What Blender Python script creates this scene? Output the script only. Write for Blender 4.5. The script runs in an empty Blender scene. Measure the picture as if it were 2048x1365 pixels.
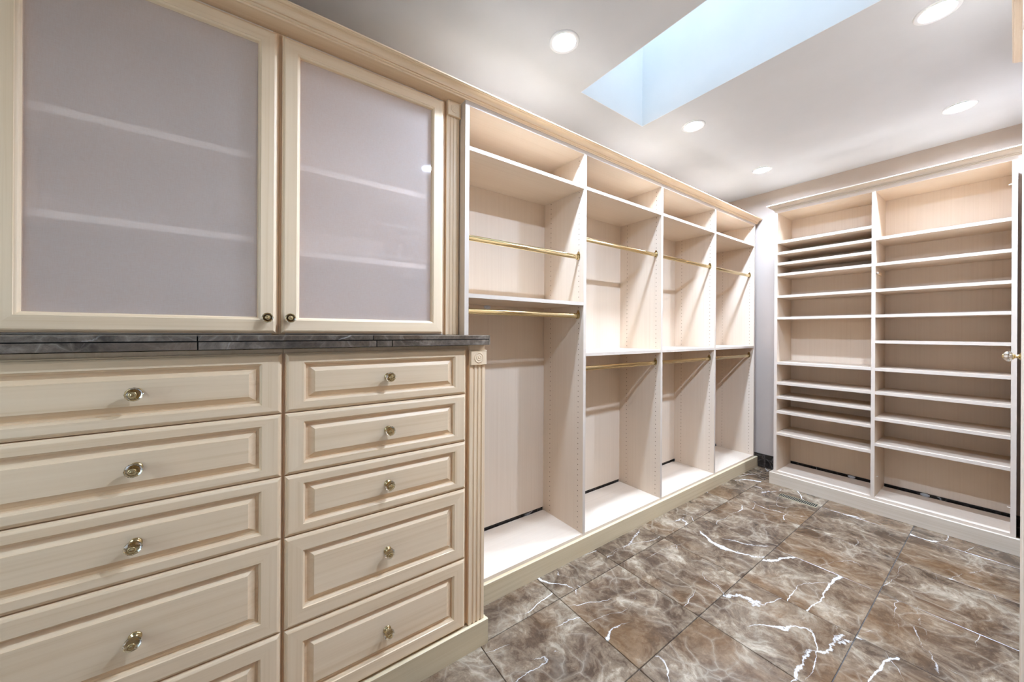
import bpy, math, random
from mathutils import Matrix, Vector

random.seed(7)
C = bpy.context.scene.collection
S = bpy.context.scene

# ------------------------------------------------------------------ camera
YAW, ROLL, FPX, HY, CAMZ = 0.950434, 0.005513, 717.42, 664.947, 1.33
cam_d = bpy.data.cameras.new('camera')
cam = bpy.data.objects.new('camera', cam_d)
C.objects.link(cam)
cam_d.sensor_fit = 'HORIZONTAL'
cam_d.sensor_width = 36.0
cam_d.lens = 36.0 * FPX / 2048.0
cam_d.shift_y = (HY - 682.5) / 2048.0
cam_d.clip_start = 0.01
_f = Vector((-math.sin(YAW), math.cos(YAW), 0))
_r = Vector((math.cos(YAW), math.sin(YAW), 0))
_u = Vector((0, 0, 1))
_xr = _r * math.cos(ROLL) + _u * math.sin(ROLL)
_yu = _u * math.cos(ROLL) - _r * math.sin(ROLL)
_m = Matrix((_xr, _yu, -_f)).transposed().to_4x4()
_m.translation = (0, 0, CAMZ)
cam.matrix_world = _m
S.camera = cam

# ------------------------------------------------------------------ world, light levels, exposure
SKY_STRENGTH = 2.5
LAMP_STRENGTH = 710.0
w = bpy.data.worlds.new('sky')
S.world = w
w.use_nodes = True
_bg = w.node_tree.nodes['Background']
_bg.inputs['Color'].default_value = (0.72, 0.86, 1.0, 1)
_bg.inputs['Strength'].default_value = SKY_STRENGTH
# the skylight opening guides the sky's samples (a portal gives off no light of its own)
_pd = bpy.data.lights.new('skylight_portal', 'AREA')
_pd.shape = 'RECTANGLE'; _pd.size = 1.47; _pd.size_y = 0.585
_pd.cycles.is_portal = True
_po = bpy.data.objects.new('skylight_portal', _pd); C.objects.link(_po)
_po.location = (-0.733, 1.831, 3.94)
_pd2 = bpy.data.lights.new('fill_portal', 'AREA')  # guides sky samples through the fill opening added behind the viewer
_pd2.shape = 'RECTANGLE'; _pd2.size = 0.75; _pd2.size_y = 1.10
_pd2.cycles.is_portal = True
_po2 = bpy.data.objects.new('fill_portal', _pd2); C.objects.link(_po2)
_po2.location = (-.675, -1.53, 1.55)
_po2.rotation_euler = (math.pi / 2, 0, 0)
S.view_settings.view_transform = 'Standard'
S.view_settings.look = 'None'
S.view_settings.gamma = 1.0
S.view_settings.use_curve_mapping = False
S.view_settings.exposure = 1.44
S.cycles.max_bounces = 12
S.cycles.diffuse_bounces = 7
S.cycles.glossy_bounces = 5
S.cycles.transmission_bounces = 8
S.cycles.transparent_max_bounces = 12
S.cycles.caustics_reflective = False
S.cycles.caustics_refractive = False
S.cycles.sample_clamp_indirect = 6.0
S.cycles.use_denoising = True
S.cycles.use_adaptive_sampling = True
S.cycles.adaptive_threshold = 0.08
S.cycles.adaptive_min_samples = 16


# ------------------------------------------------------------------ helpers: colour, nodes
def lin(r, g, b):
    f = lambda c: (c / 255) / 12.92 if c <= 10.3 else (((c / 255) + .055) / 1.055) ** 2.4
    return (f(r), f(g), f(b), 1)


def new_mat(name):
    m = bpy.data.materials.new(name)
    m.use_nodes = True
    nt = m.node_tree
    b = nt.nodes['Principled BSDF']
    return m, nt, b


def node(nt, t, **kw):
    n = nt.nodes.new(t)
    for k, v in kw.items():
        setattr(n, k, v)
    return n


def ramp(nt, src, stops):
    r = node(nt, 'ShaderNodeValToRGB')
    el = r.color_ramp.elements
    while len(el) > 1:
        el.remove(el[-1])
    el[0].position, el[0].color = stops[0]
    for p, c in stops[1:]:
        e = el.new(p); e.color = c
    nt.links.new(src, r.inputs['Fac'])
    return r.outputs['Color']


def mixc(nt, fac, a, b, mode='MIX'):
    m = node(nt, 'ShaderNodeMix', data_type='RGBA', blend_type=mode)
    for i, v in ((0, fac), (6, a), (7, b)):
        if hasattr(v, 'default_value') or hasattr(v, 'is_linked'):
            nt.links.new(v, m.inputs[i])
        else:
            m.inputs[i].default_value = v
    return m.outputs[2]


def coords(nt, rnd=True, scale=(1, 1, 1)):
    tc = node(nt, 'ShaderNodeTexCoord')
    out = tc.outputs['Object']
    if rnd:
        oi = node(nt, 'ShaderNodeObjectInfo')
        mu = node(nt, 'ShaderNodeMath', operation='MULTIPLY')
        mu.inputs[1].default_value = 23.7
        nt.links.new(oi.outputs['Random'], mu.inputs[0])
        ad = node(nt, 'ShaderNodeVectorMath', operation='ADD')
        nt.links.new(out, ad.inputs[0])
        nt.links.new(mu.outputs[0], ad.inputs[1])
        out = ad.outputs[0]
    mp = node(nt, 'ShaderNodeMapping')
    mp.inputs['Scale'].default_value = scale
    nt.links.new(out, mp.inputs['Vector'])
    return mp.outputs['Vector'], out


def noise(nt, vec, scale, detail=4, rough=.55, dist=0.0):
    n = node(nt, 'ShaderNodeTexNoise')
    n.inputs['Scale'].default_value = scale
    n.inputs['Detail'].default_value = detail
    n.inputs['Roughness'].default_value = rough
    n.inputs['Distortion'].default_value = dist
    nt.links.new(vec, n.inputs['Vector'])
    return n.outputs['Fac']


def wood(name, light, mid, dark, axis='Z', rough=.42, amount=1.0, fine=70, spec=.35):
    """grain runs along the given axis"""
    m, nt, b = new_mat(name)
    sc = {'X': (1.1, fine, fine), 'Y': (fine, 1.1, fine), 'Z': (fine, fine, 1.1)}[axis]
    sc2 = {'X': (.9, 9, 9), 'Y': (9, .9, 9), 'Z': (9, 9, .9)}[axis]
    v, raw = coords(nt, True, sc)
    g = noise(nt, v, 1.0, 5, .6, .4)
    mp2 = node(nt, 'ShaderNodeMapping'); mp2.inputs['Scale'].default_value = sc2
    nt.links.new(raw, mp2.inputs['Vector'])
    bl = noise(nt, mp2.outputs['Vector'], 1.0, 3, .5, .8)
    c1 = ramp(nt, g, [(.30, dark), (.48, mid), (.68, light)])
    c2 = ramp(nt, bl, [(.30, mid), (.70, light)])
    col = mixc(nt, .45, c2, c1)
    # a few small mineral flecks of the maple
    fl = noise(nt, v, .35, 2, .5, 0)
    flm = ramp(nt, fl, [(.70, (0, 0, 0, 1)), (.80, (1, 1, 1, 1))])
    col = mixc(nt, flm, col, dark)
    nt.links.new(col, b.inputs['Base Color'])
    b.inputs['Roughness'].default_value = rough
    b.inputs['Specular IOR Level'].default_value = spec
    bp = node(nt, 'ShaderNodeBump')
    bp.inputs['Strength'].default_value = .05
    bp.inputs['Distance'].default_value = .001
    nt.links.new(g, bp.inputs['Height'])
    nt.links.new(bp.outputs['Normal'], b.inputs['Normal'])
    return m


def plain(name, col, rough=.5, metal=0.0, spec=.5, bump=0.0, bscale=300):
    m, nt, b = new_mat(name)
    v, raw = coords(nt, True)
    n = noise(nt, v, 3.0, 3)
    c = [x for x in col]
    d = (c[0] * .95, c[1] * .95, c[2] * .95, 1)
    nt.links.new(ramp(nt, n, [(.3, d), (.7, col)]), b.inputs['Base Color'])
    b.inputs['Roughness'].default_value = rough
    b.inputs['Metallic'].default_value = metal
    b.inputs['Specular IOR Level'].default_value = spec
    if bump:
        n2 = noise(nt, v, bscale, 2)
        bp = node(nt, 'ShaderNodeBump')
        bp.inputs['Strength'].default_value = bump
        bp.inputs['Distance'].default_value = .001
        nt.links.new(n2, bp.inputs['Height'])
        nt.links.new(bp.outputs['Normal'], b.inputs['Normal'])
    return m


def marble(name, tones, vein, white, white_amt, rough, cells=9.0, streak=(1, 1, 1)):
    m, nt, b = new_mat(name)
    v, raw = coords(nt, True, streak)
    # domain warp
    nz = node(nt, 'ShaderNodeTexNoise'); nz.inputs['Scale'].default_value = 3.2
    nz.inputs['Detail'].default_value = 5
    nt.links.new(v, nz.inputs['Vector'])
    sub = node(nt, 'ShaderNodeVectorMath', operation='SUBTRACT'); sub.inputs[1].default_value = (.5, .5, .5)
    nt.links.new(nz.outputs['Color'], sub.inputs[0])
    scl = node(nt, 'ShaderNodeVectorMath', operation='SCALE'); scl.inputs['Scale'].default_value = .22
    nt.links.new(sub.outputs[0], scl.inputs[0])
    add = node(nt, 'ShaderNodeVectorMath', operation='ADD')
    nt.links.new(v, add.inputs[0]); nt.links.new(scl.outputs[0], add.inputs[1])
    wv = add.outputs[0]
    scl2 = node(nt, 'ShaderNodeVectorMath', operation='SCALE'); scl2.inputs['Scale'].default_value = .10
    nt.links.new(sub.outputs[0], scl2.inputs[0])
    add2 = node(nt, 'ShaderNodeVectorMath', operation='ADD')
    nt.links.new(v, add2.inputs[0]); nt.links.new(scl2.outputs[0], add2.inputs[1])
    v2w = add2.outputs[0]
    cloud = noise(nt, wv, 5.2, 14, .74, .4)
    base = ramp(nt, cloud, [(.30, tones[0]), (.44, tones[1]), (.54, tones[2]), (.66, tones[3])])
    # pebbly patches, each a little lighter or darker
    vp = node(nt, 'ShaderNodeTexVoronoi', feature='F1'); vp.inputs['Scale'].default_value = cells * .9
    nt.links.new(wv, vp.inputs['Vector'])
    sp = node(nt, 'ShaderNodeSeparateColor'); nt.links.new(vp.outputs['Color'], sp.inputs[0])
    pb = ramp(nt, sp.outputs[0], [(.0, (.66, .64, .62, 1)), (.5, (.92, .92, .92, 1)), (1.0, (1.0, 1.0, 1.0, 1))])
    base = mixc(nt, .75, base, mixc(nt, 1.0, base, pb, 'MULTIPLY'))
    # rusty tint in patches
    rust = ramp(nt, noise(nt, wv, 2.3, 4, .5), [(.48, (0, 0, 0, 1)), (.70, (.55, .55, .55, 1))])
    base = mixc(nt, rust, base, tones[4])
    # grain
    gr = ramp(nt, noise(nt, wv, 34, 6, .75), [(.30, (.68, .68, .68, 1)), (.70, (1.0, 1.0, 1.0, 1))])
    base = mixc(nt, 1.0, base, gr, 'MULTIPLY')
    # broken net of pale seams round the pebbly cells
    vo = node(nt, 'ShaderNodeTexVoronoi', feature='DISTANCE_TO_EDGE')
    vo.inputs['Scale'].default_value = cells
    nt.links.new(wv, vo.inputs['Vector'])
    net = ramp(nt, vo.outputs['Distance'], [(.0, (.60, .60, .60, 1)), (.022, (.28, .28, .28, 1)), (.10, (0, 0, 0, 1))])
    brk = ramp(nt, noise(nt, v, 5, 3), [(.42, (0, 0, 0, 1)), (.62, (1, 1, 1, 1))])
    net = mixc(nt, 1.0, net, brk, 'MULTIPLY')
    base = mixc(nt, net, base, vein)
    # long white calcite veins of changing width: contours of a slow, stretched noise with ragged edges
    rag = noise(nt, v, 26, 4, .7)
    for sc, off, wid, rot in ((1.5, 0.0, .0075, .55), (2.3, 7.3, .0060, -.35), (2.6, 3.1, .0050, 1.25)):
        mp = node(nt, 'ShaderNodeMapping'); mp.inputs['Location'].default_value = (off, off * .7, off * .3)
        mp.inputs['Rotation'].default_value = (0, 0, rot)
        mp.inputs['Scale'].default_value = (1.0, .42, 1.0)
        nt.links.new(v2w, mp.inputs['Vector'])
        n_ = noise(nt, mp.outputs['Vector'], sc, 1.2, .35, .1)
        jg = node(nt, 'ShaderNodeMath', operation='MULTIPLY_ADD'); jg.inputs[1].default_value = .018
        nt.links.new(rag, jg.inputs[0]); nt.links.new(n_, jg.inputs[2])
        su_ = node(nt, 'ShaderNodeMath', operation='SUBTRACT'); su_.inputs[1].default_value = .509
        nt.links.new(jg.outputs[0], su_.inputs[0])
        ab = node(nt, 'ShaderNodeMath', operation='ABSOLUTE'); nt.links.new(su_.outputs[0], ab.inputs[0])
        gt = ramp(nt, noise(nt, mp.outputs['Vector'], 4.2, 4), [(.46, (0, 0, 0, 1)), (.70, (wid, wid, wid, 1))])
        df_ = node(nt, 'ShaderNodeMath', operation='SUBTRACT')
        nt.links.new(gt, df_.inputs[0]); nt.links.new(ab.outputs[0], df_.inputs[1])
        ml = node(nt, 'ShaderNodeMath', operation='MULTIPLY', use_clamp=True); ml.inputs[1].default_value = 330.0
        nt.links.new(df_.outputs[0], ml.inputs[0])
        m2 = node(nt, 'ShaderNodeMath', operation='MULTIPLY', use_clamp=True); m2.inputs[1].default_value = white_amt
        nt.links.new(ml.outputs[0], m2.inputs[0])
        base = mixc(nt, m2.outputs[0], base, white)
    nt.links.new(base, b.inputs['Base Color'])
    b.inputs['Roughness'].default_value = rough
    b.inputs['Specular IOR Level'].default_value = .5
    return m


# ------------------------------------------------------------------ materials
MAPLE = (lin(236, 209, 174), lin(229, 199, 161), lin(214, 179, 136))
M_FRAME_Z = wood('maple_vertical_grain', *MAPLE, 'Z')
M_FRAME_Y = wood('maple_long_grain', *MAPLE, 'Y')
M_FRAME_X = wood('maple_cross_grain', *MAPLE, 'X')
LAM = (lin(214, 195, 173), lin(210, 190, 167), lin(203, 181, 156))
M_LAM_Z = wood('pale_maple_laminate_upright', *LAM, 'Z', .45, fine=110)
M_LAM_Y = wood('pale_maple_laminate_lengthwise', *LAM, 'Y', .45, fine=110)
M_LAM_X = wood('pale_maple_laminate_crosswise', *LAM, 'X', .45, fine=110)
M_WHITE = plain('cream_cabinet_interior', lin(240, 228, 214), .5)
M_EDGE = plain('pale_edge_banding', lin(200, 182, 163), .4)
M_PLINTH_X = wood('washed_maple_plinth', lin(200, 184, 163), lin(190, 172, 149), lin(170, 149, 124), 'X')
M_PLINTH_Y = wood('maple_plinth', lin(206, 186, 152), lin(197, 175, 139), lin(176, 150, 114), 'Y')
M_CEIL = plain('ceiling_paint', lin(200, 198, 197), .8, bump=.03)
M_WALL = plain('taupe_wall_paint', lin(174, 158, 144), .8, bump=.04)
M_SHAFT = plain('white_shaft_paint', lin(228, 230, 232), .8)
M_BRASS = plain('polished_brass', lin(214, 190, 142), .12, 1.0)
M_CHROME = plain('zinc_clip', lin(200, 205, 212), .3, 1.0)
M_DARK = plain('dark_hole', lin(92, 66, 46), .9)
M_SLOT = plain('register_slot_black', lin(22, 20, 18), .8)
M_REG = plain('register_bronze', lin(158, 142, 110), .5, .2)
M_GROUT = plain('grout_grey', lin(118, 112, 106), .9)
M_GROUT_D = plain('grout_dark', lin(26, 26, 28), .85)
M_RING = plain('downlight_white_ring', lin(228, 227, 225), .5)
M_FLOOR = marble('brown_marble_floor',
                 (lin(60, 44, 34), lin(94, 74, 56), lin(134, 113, 90), lin(186, 168, 143), lin(116, 82, 48)),
                 lin(158, 142, 121), lin(226, 220, 212), .9, .22)
M_COUNTER = marble('dark_marble_counter',
                   (lin(66, 55, 47), lin(98, 85, 72), lin(126, 111, 96), lin(158, 142, 125), lin(102, 80, 60)),
                   lin(150, 136, 120), lin(212, 205, 196), .5, .09, cells=16)
M_BASEMARBLE = marble('black_brown_marble',
                      (lin(18, 15, 14), lin(34, 28, 25), lin(52, 44, 39), lin(74, 64, 56), lin(44, 34, 26)),
                      lin(110, 100, 92), lin(205, 200, 196), .5, .12, cells=14)


def m_glass_crystal():
    m, nt, b = new_mat('cut_crystal')
    b.inputs['Base Color'].default_value = (.96, .98, .97, 1)
    b.inputs['Roughness'].default_value = .01
    b.inputs['IOR'].default_value = 1.52
    b.inputs['Transmission Weight'].default_value = 1.0
    return m


M_CRYSTAL = m_glass_crystal()


def m_door_glass():
    """milky, finely woven glass: part see-through, part diffusing, glossy front"""
    m, nt, b = new_mat('milky_textured_glass')
    nt.nodes.remove(b)
    out = nt.nodes['Material Output']
    v, raw = coords(nt, False, (40, 60, 900))
    n1 = noise(nt, v, 1.0, 3, .6)
    mp = node(nt, 'ShaderNodeMapping'); mp.inputs['Scale'].default_value = (40, 900, 50)
    nt.links.new(raw, mp.inputs['Vector'])
    n2 = noise(nt, mp.outputs['Vector'], 1.0, 3, .6)
    av = node(nt, 'ShaderNodeMath', operation='ADD'); nt.links.new(n1, av.inputs[0]); nt.links.new(n2, av.inputs[1])
    hf = node(nt, 'ShaderNodeMath', operation='MULTIPLY'); hf.inputs[1].default_value = .5
    nt.links.new(av.outputs[0], hf.inputs[0])
    col = ramp(nt, hf.outputs[0], [(.35, lin(248, 230, 218)), (.65, lin(255, 244, 234))])
    df = node(nt, 'ShaderNodeBsdfDiffuse'); nt.links.new(col, df.inputs['Color'])
    tl = node(nt, 'ShaderNodeBsdfTranslucent'); nt.links.new(col, tl.inputs['Color'])
    tr = node(nt, 'ShaderNodeBsdfTransparent'); tr.inputs['Color'].default_value = lin(252, 248, 246)
    mx0 = node(nt, 'ShaderNodeMixShader'); mx0.inputs[0].default_value = .25
    nt.links.new(df.outputs[0], mx0.inputs[1]); nt.links.new(tl.outputs[0], mx0.inputs[2])
    mx = node(nt, 'ShaderNodeMixShader'); mx.inputs[0].default_value = .70
    nt.links.new(mx0.outputs[0], mx.inputs[1]); nt.links.new(tr.outputs[0], mx.inputs[2])
    gl = node(nt, 'ShaderNodeBsdfGlossy'); gl.inputs['Roughness'].default_value = .03
    fr = node(nt, 'ShaderNodeFresnel'); fr.inputs['IOR'].default_value = 1.5
    mx2 = node(nt, 'ShaderNodeMixShader')
    ge = node(nt, 'ShaderNodeNewGeometry')
    fm = node(nt, 'ShaderNodeMath', operation='SUBTRACT', use_clamp=True)
    nt.links.new(fr.outputs[0], fm.inputs[0]); nt.links.new(ge.outputs['Backfacing'], fm.inputs[1])
    nt.links.new(fm.outputs[0], mx2.inputs[0])
    nt.links.new(mx.outputs[0], mx2.inputs[1]); nt.links.new(gl.outputs[0], mx2.inputs[2])
    nt.links.new(mx2.outputs[0], out.inputs['Surface'])
    return m


M_DOORGLASS = m_door_glass()


def m_sky_pane():
    m, nt, b = new_mat('skylight_glass')
    nt.nodes.remove(b)
    out = nt.nodes['Material Output']
    tr = node(nt, 'ShaderNodeBsdfTransparent'); tr.inputs['Color'].default_value = (.9, .95, .97, 1)
    gl = node(nt, 'ShaderNodeBsdfGlossy'); gl.inputs['Roughness'].default_value = .02
    mx = node(nt, 'ShaderNodeMixShader'); mx.inputs[0].default_value = .06
    nt.links.new(tr.outputs[0], mx.inputs[1]); nt.links.new(gl.outputs[0], mx.inputs[2])
    nt.links.new(mx.outputs[0], out.inputs['Surface'])
    return m


M_SKYPANE = m_sky_pane()


def m_lamp():
    m, nt, b = new_mat('lit_downlight_lens')
    b.inputs['Base Color'].default_value = (.9, .9, .9, 1)
    b.inputs['Emission Color'].default_value = (.70, .905, 1.25, 1)
    b.inputs['Emission Strength'].default_value = LAMP_STRENGTH
    return m


M_LAMP = m_lamp()


# ------------------------------------------------------------------ helpers: meshes and objects
class MB:
    def __init__(self):
        self.v, self.f, self.mi, self.sm = [], [], [], []

    def face(self, idx, mi=0, smooth=False):
        self.f.append(tuple(idx)); self.mi.append(mi); self.sm.append(smooth)

    def box(self, x0, x1, y0, y1, z0, z1, mi=0, front=None):
        """front = (axis sign, material index): that face takes another material, e.g. ('+x', 1)"""
        n = len(self.v)
        for x in (x0, x1):
            for y in (y0, y1):
                for z in (z0, z1):
                    self.v.append((x, y, z))
        F = {'-x': (0, 1, 3, 2), '+x': (4, 6, 7, 5), '-y': (0, 4, 5, 1), '+y': (2, 3, 7, 6), '-z': (0, 2, 6, 4), '+z': (1, 5, 7, 3)}
        for k, q in F.items():
            self.face([n + i for i in q], front[1] if front and k == front[0] else mi)
        return self

    def rings(self, loops, mi=0, cap_start=False, cap_end=False, closed=False, side_mi=None, smooth=False):
        """loops: lists of equally many points, skinned one to the next"""
        n0 = len(self.v); k = len(loops[0])
        for L in loops:
            self.v.extend(L)
        m = len(loops)
        rng = range(m if closed else m - 1)
        for i in rng:
            a, b_ = n0 + i * k, n0 + ((i + 1) % m) * k
            for j in range(k):
                j2 = (j + 1) % k
                self.face((a + j, a + j2, b_ + j2, b_ + j), side_mi[j] if side_mi else mi, smooth)
        if cap_start:
            self.face([n0 + j for j in reversed(range(k))], mi)
        if cap_end:
            self.face([n0 + (m - 1) * k + j for j in range(k)], mi)
        return self

    def prism(self, poly, axis, a, b_, mi=0):
        """poly: 2-d outline; axis 'z': (x,y), 'y': (x,z), 'x': (y,z)"""
        def P(p, t):
            return {'z': (p[0], p[1], t), 'y': (p[0], t, p[1]), 'x': (t, p[0], p[1])}[axis]
        self.rings([[P(p, a) for p in poly], [P(p, b_) for p in poly]], mi, True, True)
        return self

    def lathe(self, prof, axis='x', c=(0, 0, 0), seg=20, mi=0, smooth=True, mis=None):
        """prof: (distance along the axis, radius)"""
        loops = []
        for d, r in prof:
            L = []
            for i in range(seg):
                t = 2 * math.pi * i / seg
                a, b_ = r * math.cos(t), r * math.sin(t)
                p = {'x': (d, a, b_), 'y': (a, d, b_), 'z': (a, b_, d)}[axis]
                L.append((p[0] + c[0], p[1] + c[1], p[2] + c[2]))
            loops.append(L)
        n0 = len(self.v)
        for L in loops:
            self.v.extend(L)
        for i in range(len(loops) - 1):
            for j in range(seg):
                j2 = (j + 1) % seg
                self.face((n0 + i * seg + j, n0 + i * seg + j2, n0 + (i + 1) * seg + j2, n0 + (i + 1) * seg + j),
                          mis[i] if mis else mi, smooth)
        self.face([n0 + j for j in reversed(range(seg))], mis[0] if mis else mi)
        self.face([n0 + (len(loops) - 1) * seg + j for j in range(seg)], mis[-1] if mis else mi)
        return self

    def mesh(self, name, mats):
        me = bpy.data.meshes.new(name)
        me.from_pydata(self.v, [], self.f)
        for m in (mats if isinstance(mats, (list, tuple)) else [mats]):
            me.materials.append(m)
        me.polygons.foreach_set('material_index', self.mi)
        me.polygons.foreach_set('use_smooth', self.sm)
        import bmesh
        bm = bmesh.new(); bm.from_mesh(me)
        bmesh.ops.recalc_face_normals(bm, faces=bm.faces)
        bm.to_mesh(me); bm.free()
        me.update()
        return me

    def build(self, name, mats, parent=None, loc=None):
        return put(name, self.mesh(name, mats), parent, loc)


WL = {}  # world location of every object


def put(name, mesh, parent=None, loc=None):
    o = bpy.data.objects.new(name, mesh)
    C.objects.link(o)
    loc = Vector(loc or (0, 0, 0))
    o.location = loc
    WL[o.name] = loc
    if parent is not None:
        o.parent = parent
        o.matrix_parent_inverse = Matrix.Translation(-WL[parent.name])
    return o


def tag(o, label=None, cat=None, group=None, kind=None):
    if label: o['label'] = label
    if cat: o['category'] = cat
    if group: o['group'] = group
    if kind: o['kind'] = kind
    return o


def thing(name, loc, label, cat, group=None):
    return tag(put(name, None, None, loc), label, cat, group)


def box(name, b, mats, parent=None, front=None):
    return MB().box(*b, front=front).build(name, mats, parent)


def rect(x, y0, y1, z0, z1, dy, dz, d):
    """rectangle in the plane X = x + d, drawn in by dy and dz"""
    return [(x + d, y0 + dy, z0 + dz), (x + d, y1 - dy, z0 + dz), (x + d, y1 - dy, z1 - dz), (x + d, y0 + dy, z1 - dz)]


def sweep(profile, path, name, mats, parent=None):
    """profile: (outward, up) points, swept along a polyline in the XY plane with mitred corners.
    outward is to the right of the direction of travel"""
    n = len(path)
    loops = []
    for i, p in enumerate(path):
        p = Vector(p)
        d0 = (p - Vector(path[i - 1])).normalized() if i > 0 else None
        d1 = (Vector(path[i + 1]) - p).normalized() if i < n - 1 else None
        r = lambda d: Vector((d.y, -d.x))
        if d0 is None: nv = r(d1)
        elif d1 is None: nv = r(d0)
        else:
            a, b_ = r(d0), r(d1)
            nv = (a + b_) / (1 + a.dot(b_))
        loops.append([(p.x + nv.x * o, p.y + nv.y * o, z) for o, z in profile])
    return MB().rings(loops, 0, True, True).build(name, mats, parent)


# ------------------------------------------------------------------ the room
WALL_L, WALL_B, WALL_R, WALL_F, CEIL = -1.89, 4.115, 0.43, -1.45, 2.731
SK = (-1.469, 0.003, 1.537, 2.125)      # skylight opening x0 x1 y0 y1
SHAFT_TOP = 3.90


def structure(o):
    o['kind'] = 'structure'
    return o


# floor: slab with one tile laid per cell of the grid
TILE, GAP = 0.4575, 0.003
fl = structure(box('floor', (WALL_L - .1, WALL_R + .1, WALL_F - .1, WALL_B + .1, -.12, -.006), M_GROUT))
fl['label'] = 'brown marble tile floor with white veins'
tile_mesh = {}


def tile_shape(wx, wy):
    key = (round(wx, 3), round(wy, 3))
    if key not in tile_mesh:
        c = .0012
        o_ = [(0, 0), (wx, 0), (wx, wy), (0, wy)]
        i_ = [(c, c), (wx - c, c), (wx - c, wy - c), (c, wy - c)]
        L = [[(x, y, -.006) for x, y in o_], [(x, y, -c) for x, y in o_], [(x, y, 0) for x, y in i_]]
        tile_mesh[key] = MB().rings(L, 0, True, True).mesh('tile', M_FLOOR)
    return tile_mesh[key]


gx = [-1.315 + TILE * k for k in range(-2, 6)]
gy = [1.240 + .4595 * k for k in range(-7, 8)]
for i in range(len(gx) - 1):
    for j in range(len(gy) - 1):
        x0, x1 = max(gx[i], WALL_L) + GAP / 2, min(gx[i + 1], WALL_R) - GAP / 2
        y0, y1 = max(gy[j], WALL_F) + GAP / 2, min(gy[j + 1], WALL_B) - GAP / 2
        if x1 - x0 < .02 or y1 - y0 < .02:
            continue
        put('tile', tile_shape(x1 - x0, y1 - y0), fl, (x0, y0, 0))

# walls
structure(tag(box('wall_left', (WALL_L - .1, WALL_L, WALL_F - .1, WALL_B + .1, -.12, CEIL), M_WALL), 'taupe painted wall behind the left cabinets'))
structure(tag(box('wall_back', (WALL_L, WALL_R + .1, WALL_B, WALL_B + .1, -.12, CEIL), M_WALL), 'taupe painted wall at the far end'))
structure(tag(box('wall_right', (WALL_R, WALL_R + .1, WALL_F - .1, WALL_B, -.12, CEIL), M_CEIL), 'off-white painted wall on the right side'))
WN = (-1.05, -.30, 1.00, 2.10)             # fill-light opening added in the wall behind the viewer: x0 x1 z0 z1
W_ = lambda x0, x1, z0, z1, y: [(x0, y, z0), (x1, y, z0), (x1, y, z1), (x0, y, z1)]
_wo = (WALL_L, WALL_R, -.12, CEIL)
structure(tag(MB().rings([W_(*_wo, WALL_F), W_(*_wo, WALL_F - .1), W_(*WN, WALL_F - .1), W_(*WN, WALL_F)], closed=True)
              .build('wall_front', M_CEIL), 'off-white painted wall behind the viewer'))
fill_win = structure(tag(put('fill_opening', None, None, (-.675, WALL_F, 1.00)), 'added fill-light opening with a white frame behind the viewer'))  # added out of view for soft fill light, no window known here
_wf = (WN[0] - .05, WN[1] + .05, WN[2] - .05, WN[3] + .05)
MB().rings([W_(*_wf, WALL_F + .001), W_(*_wf, WALL_F + .02), W_(*WN, WALL_F + .02), W_(*WN, WALL_F + .001)], closed=True).build('fill_frame', M_SHAFT, fill_win)
box('pane', (WN[0], WN[1], WALL_F - .06, WALL_F - .055, WN[2], WN[3]), M_SKYPANE, fill_win)
structure(tag(box('wall_gap_shade', (.120, WALL_R, 2.62, WALL_B, -.006, CEIL), M_WALL), 'added taupe wall that shades the gap beside the far shelving'))  # added out of view to keep the gap beside the shelving dark

# ceiling with the skylight opening and a cut-out for every downlight
SPOTS = [(-1.265, 1.203), (-1.265, 2.401), (-1.260, 3.522), (-.198, 2.395), (-.200, 3.518), (-.200, 1.203)]
CAN_R = .0495
L_ = lambda a, z: [(a[0], a[2], z), (a[1], a[2], z), (a[1], a[3], z), (a[0], a[3], z)]
outer = (WALL_L - .1, WALL_R + .1, WALL_F - .1, WALL_B + .1)
SKH = (SK[0] - .0032, SK[1] + .0032, SK[2] - .0032, SK[3] + .0032)


def slab_with_holes(ext, holes, z0, z1):
    """flat slab, holes given as rectangles x0 x1 y0 y1"""
    xs = sorted({ext[0], ext[1], *[h[0] for h in holes], *[h[1] for h in holes]})
    ys = sorted({ext[2], ext[3], *[h[2] for h in holes], *[h[3] for h in holes]})
    inside = lambda x, y: any(h[0] < x < h[1] and h[2] < y < h[3] for h in holes)
    solid = {(i, j) for i in range(len(xs) - 1) for j in range(len(ys) - 1)
             if not inside((xs[i] + xs[i + 1]) / 2, (ys[j] + ys[j + 1]) / 2)}
    m = MB(); idx = {}

    def V(i, j, t):
        if (i, j, t) not in idx:
            idx[(i, j, t)] = len(m.v); m.v.append((xs[i], ys[j], (z0, z1)[t]))
        return idx[(i, j, t)]
    for i, j in solid:
        m.face((V(i, j, 0), V(i, j + 1, 0), V(i + 1, j + 1, 0), V(i + 1, j, 0)))
        m.face((V(i, j, 1), V(i + 1, j, 1), V(i + 1, j + 1, 1), V(i, j + 1, 1)))
        for (di, dj), (p, q) in (((-1, 0), ((i, j), (i, j + 1))), ((1, 0), ((i + 1, j), (i + 1, j + 1))),
                                 ((0, -1), ((i, j), (i + 1, j))), ((0, 1), ((i, j + 1), (i + 1, j + 1)))):
            if (i + di, j + dj) not in solid:
                m.face((V(*p, 0), V(*q, 0), V(*q, 1), V(*p, 1)))
    return m


structure(tag(slab_with_holes(outer, [SKH] + [(x - CAN_R, x + CAN_R, y - CAN_R, y + CAN_R) for x, y in SPOTS], CEIL, CEIL + .1)
              .build('ceiling', M_CEIL), 'off-white painted ceiling'))

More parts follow.
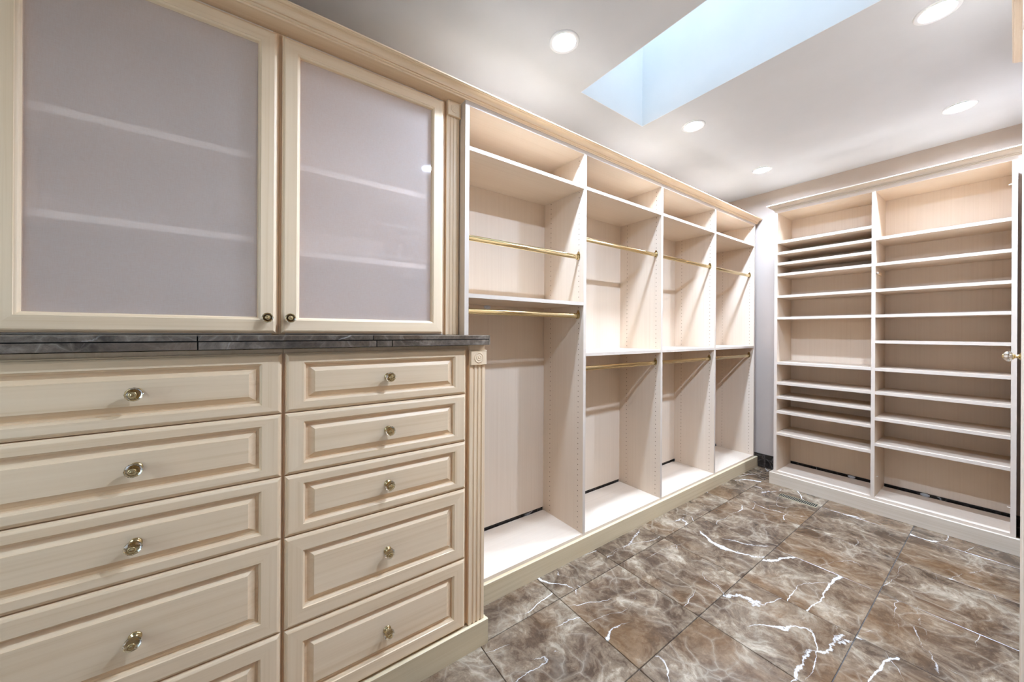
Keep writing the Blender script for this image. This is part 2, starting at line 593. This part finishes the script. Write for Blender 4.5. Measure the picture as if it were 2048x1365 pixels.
# skylight: shaft, curb frame and pane
win = structure(tag(put('window_1', None, None, (-.733, 1.831, CEIL + .1)), 'rectangular skylight with a deep white shaft'))
so = (SK[0] - .003, SK[1] + .003, SK[2] - .003, SK[3] + .003)
MB().rings([L_(SK, CEIL), L_(so, CEIL), L_(so, SHAFT_TOP), L_(SK, SHAFT_TOP)], closed=True, ).build('shaft', M_SHAFT, win)
si = (SK[0] + .03, SK[1] - .03, SK[2] + .03, SK[3] - .03)
MB().rings([L_(si, SHAFT_TOP), L_(so, SHAFT_TOP), L_(so, SHAFT_TOP + .05), L_(si, SHAFT_TOP + .05)], closed=True).build('skylight_frame', M_SHAFT, win)
box('pane', (SK[0], SK[1], SK[2], SK[3], SHAFT_TOP + .05, SHAFT_TOP + .056), M_SKYPANE, win)

# marble baseboards
structure(tag(box('baseboard_back', (WALL_L + .012, .120, WALL_B - .011, WALL_B, 0, .132), M_BASEMARBLE), 'dark marble baseboard under the far wall'))
structure(tag(box('baseboard_left', (WALL_L, WALL_L + .011, .83, WALL_B, 0, .140), M_BASEMARBLE), 'dark marble baseboard behind the wardrobe bays'))

# ------------------------------------------------------------------ knobs
kb = MB()
kb.lathe([(-.002, .0135), (.002, .0135), (.004, .0115), (.006, .0075), (.011, .0055), (.015, .007), (.017, .0105), (.0185, .0105)], 'x', seg=24, mi=0)
kb.lathe([(.0180, .0085), (.0205, .0145), (.0260, .0178), (.0310, .0168), (.0350, .0120), (.0365, .0085)], 'x', seg=12, mi=1, smooth=False)
kb.lathe([(.0366, .0080), (.0380, .0080), (.0392, .0062), (.0386, .0052), (.0386, .0042), (.0396, .0030), (.0402, .0008)], 'x', seg=20, mi=0)
KNOB = kb.mesh('knob', [M_BRASS, M_CRYSTAL])


def knob(parent, loc, flip=False):
    o = put('knob', KNOB, parent, loc)
    if flip:
        o.rotation_euler.z = math.pi
    o['label'] = 'faceted crystal knob on a brass stem'
    return o


# ------------------------------------------------------------------ dresser (two drawer cabinets)
XW = -1.318              # drawer fronts
XBOX = XW - .021         # face of the carcass
ROWS = [(1.0745, 1.2600), (.8780, 1.0710), (.6830, .8745), (.3925, .6795), (.1075, .3885)]
EDGE = [(0, 0, -.020), (0, 0, -.0075), (.0025, .0025, -.0065), (.0045, .0045, -.0030), (.0080, .0080, -.0008), (.0100, .0100, 0)]


def drawer_meshes(wd, ht, rail):
    st = .050
    y0, y1, z0, z1 = -wd / 2, wd / 2, -ht / 2, ht / 2
    seq = list(EDGE) + [(st, rail, 0), (st + .0012, rail + .0012, -.0028), (st + .0045, rail + .0045, -.0052),
                        (st + .0062, rail + .0062, -.0068), (st + .0070, rail + .0070, -.0155), (st + .0070, rail + .0070, -.020)]
    fr = MB().rings([rect(0, y0, y1, z0, z1, *s) for s in seq], closed=True, side_mi=[1, 0, 1, 0]).mesh('drawer', [M_FRAME_Z, M_FRAME_Y])
    a, b_ = st + .0072, rail + .0072
    seq2 = [(a, b_, -.0195), (a, b_, -.0158), (a + .006, b_ + .006, -.0158), (a + .0245, b_ + .0215, -.0050), (a + .0250, b_ + .0220, -.0022)]
    pn = MB().rings([rect(0, y0, y1, z0, z1, *s) for s in seq2], cap_start=True, cap_end=True).mesh('raised_panel', M_FRAME_Y)
    return fr, pn


DRAW = {}


def drawer(cab, yc, wd, z0, z1):
    key = (round(wd, 3), round(z1 - z0, 3))
    if key not in DRAW:
        DRAW[key] = drawer_meshes(wd, z1 - z0, .030 if z1 - z0 < .25 else .050)
    fr, pn = DRAW[key]
    loc = (XW, yc, (z0 + z1) / 2)
    d = put('drawer', fr, cab, loc)
    put('raised_panel', pn, d, loc)
    knob(d, (XW - .002, yc, (z0 + z1) / 2))
    # drawer box behind the front
    MB().box(XW - .40, XW - .0205, yc - wd / 2 + .03, yc + wd / 2 - .03, z0 + .02, z1 - .03).build('drawer_box', M_LAM_Y, d)
    return d


def flutes(x, y0, y1, z0, z1, name, parent, depth=.014):
    """flat board with three half-round flutes, front at x"""
    poly = [(x - depth, y0), (x - .0012, y0), (x, y0 + .0012)]
    n, wd = 3, (y1 - y0)
    pitch = wd / (n + 1)
    r = pitch * .24
    for k in range(n):
        c = y0 + pitch * (k + 1)
        for t in range(9):
            a = math.pi * t / 8
            poly.append((x - r * .95 * math.sin(a), c - r * math.cos(a)))
    poly += [(x, y1 - .0012), (x - .0012, y1), (x - depth, y1)]
    return MB().prism(poly, 'z', z0, z1).build(name, M_FRAME_Z, parent)


def rosette(x, y0, y1, z0, z1, parent):
    """square block with a turned bull's-eye"""
    yc, zc = (y0 + y1) / 2, (z0 + z1) / 2
    m = MB().rings([rect(x, y0, y1, z0, z1, *s) for s in [(0, 0, -.022), (0, 0, -.002), (.002, .002, 0)]], cap_start=True, cap_end=True)
    R = (y1 - y0) * .30
    m.lathe([(-.001, R), (.0005, R), (.0022, R * .94), (.0022, R * .84), (.0004, R * .76), (.0002, R * .58), (.0022, R * .50),
             (.0022, R * .40), (.0004, R * .32), (.0006, R * .24), (.0026, R * .10), (.0028, R * .03)], 'x', (x, yc, zc), 28)
    return m.build('rosette_block', M_FRAME_Z, parent)


COLS = [(-.5675, .0665), (.0760, .7105)]
cabL = thing('drawer_cabinet', (-1.6, -.25, 0), 'drawer cabinet with the wider-looking drawers at the left edge, left of the dark gap', 'cabinet', 'maple drawer cabinets')
cabR = thing('drawer_cabinet', (-1.6, .40, 0), 'drawer cabinet beside the fluted pilaster, nearest the open wardrobe bays', 'cabinet', 'maple drawer cabinets')
for cab, (y0, y1), (b0, b1) in ((cabL, COLS[0], (-.665, .0707)), (cabR, COLS[1], (.0713, .800))):
    MB().box(WALL_L + .005, XBOX, b0, b1, .1005, 1.273, front=('+x', 1)).build('carcass', [M_LAM_Y, M_FRAME_Z], cab)
    for z0, z1 in ROWS:
        drawer(cab, (y0 + y1) / 2, y1 - y0, z0, z1)
flutes(XW, .7265, .8010, .1045, 1.1905, 'pilaster', cabR, .0208)
rosette(XW + .010, .7275, .8025, 1.1910, 1.2530, cabR)
box('head_block', (XBOX, XW - .003, .7275, .8000, 1.2532, 1.2745), M_FRAME_Z, cabR)
flutes(XW, -.665, -.5905, .1045, 1.1905, 'pilaster', cabL, .0208)
rosette(XW + .010, -.665, -.5900, 1.1910, 1.2530, cabL)
# plinth with a small chamfer, running round the end
prof_d = [(-.033, .0005), (0, .0005), (0, .1035), (-.002, .1045), (-.012, .1045), (-.012, .1000), (-.033, .1000)]
ply = MB().rings([[(-1.305 + o, y, z) for o, z in prof_d] for y in (-.68, .815)], 0, True, True)
tag(ply.build('plinth', M_PLINTH_Y), 'maple plinth board under the drawer cabinets', 'plinth')

# ------------------------------------------------------------------ countertop
ct = thing('countertop', (-1.6, .05, 1.276), 'dark brown marble tile countertop above the drawers', 'countertop')
box('slab', (WALL_L + .004, -1.296, -.69, .7995, 1.2765, 1.3145), M_GROUT_D, ct)
xs = -1.286
for y0, y1 in ((-.69, -.130), (-.127, .330), (.333, .7985)):     # top tiles with the upper edge strip
    MB().prism([(WALL_L + .004, 1.3146), (WALL_L + .004, 1.3165), (xs - .002, 1.3165), (xs, 1.3148), (xs, 1.3012), (xs - .010, 1.3012), (xs - .010, 1.3146)],
               'y', y0, y1).build('top_tile', M_COUNTER, ct)
for y0, y1 in ((-.69, -.129), (-.126, .341), (.344, .395), (.398, .7985)):   # lower edge strip
    MB().prism([(xs - .010, 1.2768), (xs - .001, 1.2768), (xs, 1.2778), (xs, 1.2982), (xs - .010, 1.2982)], 'y', y0, y1).build('edge_tile', M_COUNTER, ct)
box('end_tile', (-1.503, xs, .7995, .8060, 1.2768, 1.3160), M_COUNTER, ct)
box('end_tile', (-1.503, xs, -.6965, -.6905, 1.2768, 1.3160), M_COUNTER, ct)

# ------------------------------------------------------------------ glass-door wall cabinets
XD = -1.555
DZ0, DZ1 = 1.3225, 2.4120
SH = {0: (1.6590, 1.9585), 1: (1.6300, 1.9600)}
GC = [(-.5770, .0605), (.0755, .7130)]
doorseq = list(EDGE) + [(.0475, .0475, 0), (.0485, .0485, -.0020), (.0520, .0520, -.0038), (.0535, .0535, -.0048),
                        (.0555, .0555, -.0085), (.0570, .0570, -.0125), (.0575, .0575, -.0135), (.0575, .0575, -.020)]
names = ('wall cabinet with the larger milky glass door at the left edge, above the countertop',
         'wall cabinet with the milky glass door next to the slim fluted pilaster')
for k, ((y0, y1), (b0, b1)) in enumerate(zip(GC, ((-.665, .0677), (.0683, .8000)))):
    cab = thing('glass_cabinet', (-1.7, (y0 + y1) / 2, 1.318), names[k], 'cabinet', 'glass door wall cabinets')
    xb = XD - .0215
    box('side_panel', (WALL_L + .005, xb, b0, b0 + .020 + (.060 if k == 0 else 0), 1.3175, 2.426), M_FRAME_Z, cab)
    box('side_panel', (WALL_L + .005, xb, b1 - .020 - (.060 if k == 1 else 0), b1, 1.3175, 2.426), M_FRAME_Z, cab)
    ia, ib = b0 + .0205 + (.060 if k == 0 else 0), b1 - .0205 - (.060 if k == 1 else 0)
    box('back_panel', (WALL_L + .005, WALL_L + .012, ia, ib, 1.338, 2.404), M_WHITE, cab)
    box('bottom_panel', (WALL_L + .005, xb, ia, ib, 1.3175, 1.3375), M_WHITE, cab)
    box('top_panel', (WALL_L + .005, xb, ia, ib, 2.4045, 2.426), M_WHITE, cab)
    for z in SH[k]:
        box('shelf', (WALL_L + .0125, XD - .040, ia + .0005, ib - .0005, z - .011, z + .011), [M_WHITE, M_WHITE], cab, front=('+x', 1))
    d = put('door', MB().rings([rect(XD, y0, y1, DZ0, DZ1, *s) for s in doorseq], closed=True, side_mi=[1, 0, 1, 0]).mesh('door', [M_FRAME_Z, M_FRAME_Y]), cab)
    box('glass_pane', (XD - .0180, XD - .0140, y0 + .0572, y1 - .0572, DZ0 + .0572, DZ1 - .0572), M_DOORGLASS, d)
    knob(d, (XD - .002, (y1 - .0265) if k == 0 else (y0 + .0275), DZ0 + .0545))
    if k == 1:
        flutes(XD - .006, .7300, .7965, 1.3175, 2.3560, 'pilaster', cab, .0150)
        rosette(XD + .006, .7315, .8000, 2.3565, 2.4265, cab)
    else:
        flutes(XD - .006, -.6640, -.5930, 1.3175, 2.3560, 'pilaster', cab, .0150)
        rosette(XD + .006, -.6650, -.5930, 2.3565, 2.4265, cab)
tag(box('soffit_board', (WALL_L + .004, -1.508, -.69, .8005, 2.4275, 2.4455), M_FRAME_Y), 'maple soffit board above the glass doors', 'board')

# ------------------------------------------------------------------ open wardrobe bays
XP = -1.508
PAN = [.801, 1.6065, 2.4220, 3.2330, 4.0420]     # near face of each upright
TH = .022
UZ0, UZ1 = .100, 2.4270
bay_names = ('first open wardrobe bay next to the drawers, with a rod under its high middle shelf',
             'second open wardrobe bay from the drawers, double hung with two brass rods',
             'third open wardrobe bay from the drawers, double hung, narrow in view',
             'last open wardrobe bay in the corner by the far wall, double hung')
hole = MB()
for xh in (XP - .041, XP - .297):
    for q in range(71):
        z = .1390 + .032 * q
        if z > 2.39:
            break
        n = len(hole.v)
        for s in range(8):
            a = 2 * math.pi * s / 8
            hole.v.append((xh + .0030 * math.cos(a), -.0003, z + .0030 * math.sin(a)))
        hole.face([n + s for s in range(8)])
HOLES = hole.mesh('pin_holes', M_DARK)


def rod(bay, y0, y1, z, xr=-1.550):
    """oval hanging rod with a brass cup at each end"""
    lo = []
    for y in (y0 + .003, y0 + .0035, y1 - .0035, y1 - .003):
        lo.append([(xr + .0075 * math.cos(2 * math.pi * i / 24), y, z + .0145 * math.sin(2 * math.pi * i / 24)) for i in range(24)])
    r = MB().rings(lo, 0, True, True, smooth=True).build('hanging_rod', M_BRASS, bay)
    for y, s in ((y0 + .0005, 1), (y1 - .0005, -1)):
        m = MB()
        pts = []
        for i in range(13):
            a = math.pi + math.pi * i / 12
            pts.append((xr + .0125 * math.cos(a), z + .018 * math.sin(a)))
        pts += [(xr + .0125, z + .016), (xr + .005, z + .034), (xr - .005, z + .034), (xr - .0125, z + .016)]
        m.rings([[(x, y, zz) for x, zz in pts], [(x, y + s * .003, zz) for x, zz in pts]], 0, True, True)
        pin = []
        for rr in (.0115, .0088):
            pin.append([(xr + rr * .82 * math.cos(2 * math.pi * i / 20), z + (rr + .0075) * math.sin(2 * math.pi * i / 20)) for i in range(20)])
        m.rings([[(x, y + s * .003, zz) for x, zz in pin[0]], [(x, y + s * .014, zz) for x, zz in pin[0]],
                 [(x, y + s * .014, zz) for x, zz in pin[1]], [(x, y + s * .003, zz) for x, zz in pin[1]]], 0)
        m.build('rod_cup', M_BRASS, r)
    return r


def clip(parent, loc, axis='x'):
    """small zinc panel clip: a plate with two ears and a screw head"""
    m = MB()
    if axis == 'x':
        m.rings([[(0, y, z) for y, z in P] for P in ([(-.024, -.004), (-.008, -.011), (.008, -.011), (.024, -.004), (.024, .006), (.008, .011), (-.008, .011), (-.024, .006)],)]
                + [[(.004, y, z) for y, z in [(-.022, -.003), (-.008, -.010), (.008, -.010), (.022, -.003), (.022, .005), (.008, .010), (-.008, .010), (-.022, .005)]]], 0, True, True)
        m.lathe([(.004, .006), (.008, .006), (.009, .003)], 'x', (0, 0, 0), 12)
    else:
        m.rings([[(x, 0, z) for x, z in [(-.024, -.004), (-.008, -.011), (.008, -.011), (.024, -.004), (.024, .006), (.008, .011), (-.008, .011), (-.024, .006)]]]
                + [[(x, -.004, z) for x, z in [(-.022, -.003), (-.008, -.010), (.008, -.010), (.022, -.003), (.022, .005), (.008, .010), (-.008, .010), (-.022, .005)]]], 0, True, True)
        m.lathe([(-.009, .003), (-.008, .006), (-.004, .006)], 'y', (0, 0, 0), 12)
    return m.build('panel_clip', M_CHROME, parent, loc)


for k in range(4):
    a, b_ = PAN[k] + TH, PAN[k + 1]
    bay = thing('wardrobe_bay', (-1.7, (a + b_) / 2, .1), bay_names[k], 'wardrobe', 'open wardrobe bays on the left')
    if k == 0:
        box('side_panel', (WALL_L + .012, XP, PAN[0], PAN[0] + TH, 1.3170, UZ1), [M_LAM_Z, M_EDGE], bay, front=('+x', 1))
        box('side_panel', (WALL_L + .012, -1.512, PAN[0], PAN[0] + TH, UZ0, 1.3165), [M_LAM_Z, M_EDGE], bay, front=('+x', 1))
    pn = box('side_panel', (WALL_L + .012, XP, PAN[k + 1], PAN[k + 1] + TH, UZ0, UZ1), [M_LAM_Z, M_EDGE], bay, front=('+x', 1))
    h = put('pin_holes', HOLES, pn, (0, PAN[k + 1], 0))
    h['kind'] = 'stuff'
    a += .0003; b_ -= .0003
    box('back_panel', (WALL_L + .0122, WALL_L + .0182, a, b_, .1370, UZ1 - .0225), M_LAM_Z, bay)
    box('top_board', (WALL_L + .0122, XP - .0005, a, b_, UZ1 - .0220, UZ1), [M_LAM_Y, M_EDGE], bay, front=('+x', 1))
    box('upper_shelf', (WALL_L + .0185, XP - .0005, a, b_, 2.1975, 2.2165), [M_LAM_Y, M_EDGE], bay, front=('+x', 1))
    zm = 1.5140 if k == 0 else 1.2070
    box('middle_shelf', (WALL_L + .0185, XP - .0005, a, b_, zm - .0200, zm), [M_LAM_Y, M_EDGE], bay, front=('+x', 1))
    box('deck', (WALL_L + .0200, XP - .0005, a, b_, .0960, .1170), [M_LAM_Y, M_LAM_Y], bay, front=('+x', 1))
    rod(bay, a, b_, 1.7920 if k == 0 else 1.9110)
    rod(bay, a, b_, 1.4330 if k == 0 else 1.1080)
    if k == 0:
        clip(bay, (WALL_L + .0184, 1.150, 1.482))
    if k in (2, 3):
        box('levelling_foot', (WALL_L + .0202, WALL_L + .028, b_ - .020, b_ - .002, .1172, .1400), M_SLOT, bay)

prof_b = [(-.05, .0005), (0, .0005), (0, .0985), (-.002, .1000), (-.018, .1000), (-.018, .0955), (-.05, .0955)]
tag(MB().rings([[(-1.490 + o, y, z) for o, z in prof_b] for y in (.8165, 4.100)], 0, True, True).build('base_board', M_PLINTH_Y),
    'long maple base board under the open wardrobe bays', 'base board')

# crown moulding along the whole left run
CP = [(0, 0), (.0030, 0), (.0030, .0070), (.0075, .0072), (.0095, .0090), (.0098, .0115), (.0080, .0132), (.0080, .0145), (.0135, .0147)]
for i in range(9):
    t = i / 8 * math.pi / 2
    CP.append((.0135 + .0225 * (1 - math.cos(t)), .0147 + .0185 * math.sin(t)))
CP += [(.0360, .0345), (.0400, .0348), (.0430, .0362), (.0440, .0385), (.0470, .0388), (.0470, .0440)]
crl = [(-1.5075 + o, 2.4278 + z) for o, z in CP] + [(-1.5075, 2.4718)]
tag(MB().rings([[(x, y, z) for x, z in crl] for y in (-.69, 4.098)], 0, True, True).build('crown_molding', M_FRAME_Y),
    'long maple crown molding over the left wall cabinets and bays', 'molding')

# ------------------------------------------------------------------ shelving unit on the far wall
YP = 3.748
su = thing('shelving_unit', (-.61, 3.93, 0), 'two-column shoe shelving unit with many shelves on the far wall', 'shelving')
VX = [-1.2390, -.6215, -.0100]
for x in VX:
    box('side_panel', (x, x + .021, YP, 4.098, .1005, 2.4165), [M_LAM_Z, M_EDGE], su, front=('-y', 1))
COLX = [(VX[0] + .0213, VX[1] - .0003), (VX[1] + .0213, VX[2] - .0003)]
LEFT = [2.1450, 2.0480, 1.9550, 1.8590, 1.6670, 1.4770, 1.0810, .9040, .7790, .6500, .4590]
RIGHT = [2.0500, 1.8580, 1.6660, 1.4765, 1.2840, 1.0790, .9040, .7110, .5200]
for (x0, x1), shelves in zip(COLX, (LEFT, RIGHT)):
    box('back_panel', (x0, x1, 4.0905, 4.0970, .1400, 2.3940), M_LAM_Z, su)
    box('top_board', (x0, x1, YP + .0005, 4.0900, 2.3945, 2.4165), [M_LAM_X, M_EDGE], su, front=('-y', 1))
    box('deck', (x0, x1, YP + .0005, 4.0780, .0960, .1180), [M_LAM_X, M_EDGE], su, front=('-y', 1))
    for z in shelves:
        box('shelf', (x0, x1, YP + .0005, 4.0900, z - .0215, z), [M_LAM_X, M_EDGE], su, front=('-y', 1))
clip(su, (-.790, 4.0780, .1300), 'y')
clip(su, (-.3835, 4.0780, .1290), 'y')
# shelf pins and a wooden peg left in the uprights
for x, y, z in ((-.0103, 3.80, 2.262), (-.0103, 3.80, .260), (-.5997, 3.80, .262)):
    s = -1 if x > -.3 else 1
    MB().lathe([(0, .0040), (s * .010, .0040), (s * .0125, .0028)], 'x', (x, y, z), 10).build('shelf_pin', M_EDGE, su)
MB().lathe([(0, .0085), (.010, .0085), (.014, .0060)], 'x', (-.5999, 3.775, 1.786), 16).build('wooden_peg', M_EDGE, su)
box('bracket', (-.6000, -.5930, 3.790, 3.920, 1.7800, 1.8000), M_FRAME_X, su)
pl_prof = [(-.03, .0005), (0, .0005), (0, .0985), (-.002, .1000), (-.03, .1000)]
# travel from the far left corner forward and then to the right: outward lies to the right-hand side
sweep(pl_prof, [(-1.2655, 4.101), (-1.2655, 3.7300), (.030, 3.7300)], 'plinth', M_PLINTH_X, su)
crp = [(o, 2.4170 + z * 1.10) for o, z in CP if o >= 0] + [(0, 2.4170 + .0440 * 1.10)]
sweep(crp, [(-1.2395, 4.110), (-1.2395, 3.7475), (.0450, 3.7475)], 'crown', M_PLINTH_X, su)

# ------------------------------------------------------------------ tall cabinet on the right side
tc_ = thing('tall_cabinet', (.23, 1.66, 0), 'tall maple cabinet glimpsed at the right edge, with a crystal knob', 'cabinet')
XF = .036
for y in (.750, 1.560, 2.110, 2.548):
    box('side_panel', (XF, WALL_R - .002, y, y + .022, .1005, 2.4400), [M_LAM_Z, M_EDGE], tc_, front=('-x', 1))
for y0, y1 in ((.7723, 1.5597), (1.5823, 2.1097), (2.1323, 2.5477)):
    box('back_panel', (WALL_R - .010, WALL_R - .002, y0, y1, .1005, 2.4180), M_LAM_Z, tc_)
    box('top_board', (XF, WALL_R - .0105, y0, y1, 2.4185, 2.4400), [M_LAM_Y, M_EDGE], tc_, front=('-x', 1))
    box('deck', (XF, WALL_R - .0105, y0, y1, .1005, .1200), [M_LAM_Y, M_EDGE], tc_, front=('-x', 1))
    for z in (2.275, 2.000, 1.845, 1.650, 1.460, 1.265, 1.075, .885, .700, .510, .310):
        box('shelf', (XF + .001, WALL_R - .0105, y0, y1, z - .021, z), [M_LAM_Y, M_EDGE], tc_, front=('-x', 1))
MB().box(XF, WALL_R - .002, .750, 2.570, .0005, .1000).build('plinth', M_PLINTH_Y, tc_)
dy0, dy1, dz0, dz1 = 1.566, 2.100, .125, 2.385
XFD = .0140
dseq = list(EDGE) + [(.050, .050, 0), (.0515, .0515, -.0022), (.055, .055, -.004), (.0570, .0570, -.0120), (.0640, .0640, -.0125), (.0850, .0850, -.003)]
loops = [[(XFD - (q[0] - XFD), q[1], q[2]) for q in rect(XFD, dy0, dy1, dz0, dz1, *s)] for s in dseq]
td = MB().rings(loops, cap_start=True, cap_end=True).build('door', M_LAM_Z, tc_)
knob(td, (XFD + .002, 2.065, 1.258), True)
crr = [(XF - .0005 - o * .92, 2.4405 + z) for o, z in CP if o >= 0] + [(XF - .0005, 2.4405 + .0440)]
MB().rings([[(x, y, z) for x, z in crr] for y in (.735, 2.595)], 0, True, True).build('crown', M_LAM_Y, tc_)  # duller wood than the left crown, its shade put into the colour

# ------------------------------------------------------------------ floor register
rg = thing('floor_register', (-.999, 3.528, 0), 'slim bronze louvred register set in the floor before the shelving', 'vent')
rx0, rx1, ry0, ry1 = -1.124, -.876, 3.488, 3.570
R_ = lambda dx, dy, z: [(rx0 + dx, ry0 + dy, z), (rx1 - dx, ry0 + dy, z), (rx1 - dx, ry1 - dy, z), (rx0 + dx, ry1 - dy, z)]
MB().rings([R_(0, 0, .0002), R_(.001, .001, .0025), R_(.004, .005, .0030), R_(.004, .005, .0002)], closed=True).build('frame', M_REG, rg)
box('backing', (rx0 + .0042, rx1 - .0042, ry0 + .0052, ry1 - .0052, .0002, .0007), M_SLOT, rg)
nl = 19
for i in range(nl):
    x = rx0 + .010 + (rx1 - rx0 - .020) * (i + .5) / nl
    MB().prism([(x - .0020, .0008), (x - .0016, .0026), (x + .0012, .0026), (x + .0016, .0008)], 'y', ry0 + .0055, ry1 - .0055).build('louvre', M_REG, rg)

# ------------------------------------------------------------------ downlights
def open_lathe(prof, seg=40):
    m = MB().lathe(prof, 'z', seg=seg)
    m.f = m.f[:-2]; m.mi = m.mi[:-2]; m.sm = m.sm[:-2]     # no caps
    return m


RING = open_lathe([(.0, .0720), (-.0025, .0712), (-.0040, .0680), (-.0040, .0560), (-.0010, .0490), (.0, .0480)]).mesh('trim_ring', M_RING)
CAN = open_lathe([(0, .0480), (.020, .0480), (.090, .0480), (.090, .0490), (0, .0490)]).mesh('can', M_RING)
LENS = MB().lathe([(.0110, .0478), (.0092, .0474), (.0080, .0440), (.0075, .0300), (.0074, .0040)], 'z', seg=32).mesh('lens', M_LAMP)
spots = [(-1.265, 1.203, 'lit recessed downlight above the first wardrobe bay, nearest the crown'),
         (-1.265, 2.401, 'lit recessed downlight just past the skylight corner on the left'),
         (-1.260, 3.522, 'lit recessed downlight farthest away, near the far corner'),
         (-.198, 2.395, 'lit recessed downlight at the top edge, largest in view'),
         (-.200, 3.518, 'lit recessed downlight above the far shelving on the right'),
         (-.200, 1.203, 'lit recessed downlight reflected in the glass door')]
for x, y, lab in spots:
    d = thing('downlight', (x, y, CEIL), lab, 'downlight', 'recessed ceiling downlights')
    put('trim_ring', RING, d, (x, y, CEIL))
    put('can', CAN, d, (x, y, CEIL))
    put('lens', LENS, d, (x, y, CEIL))
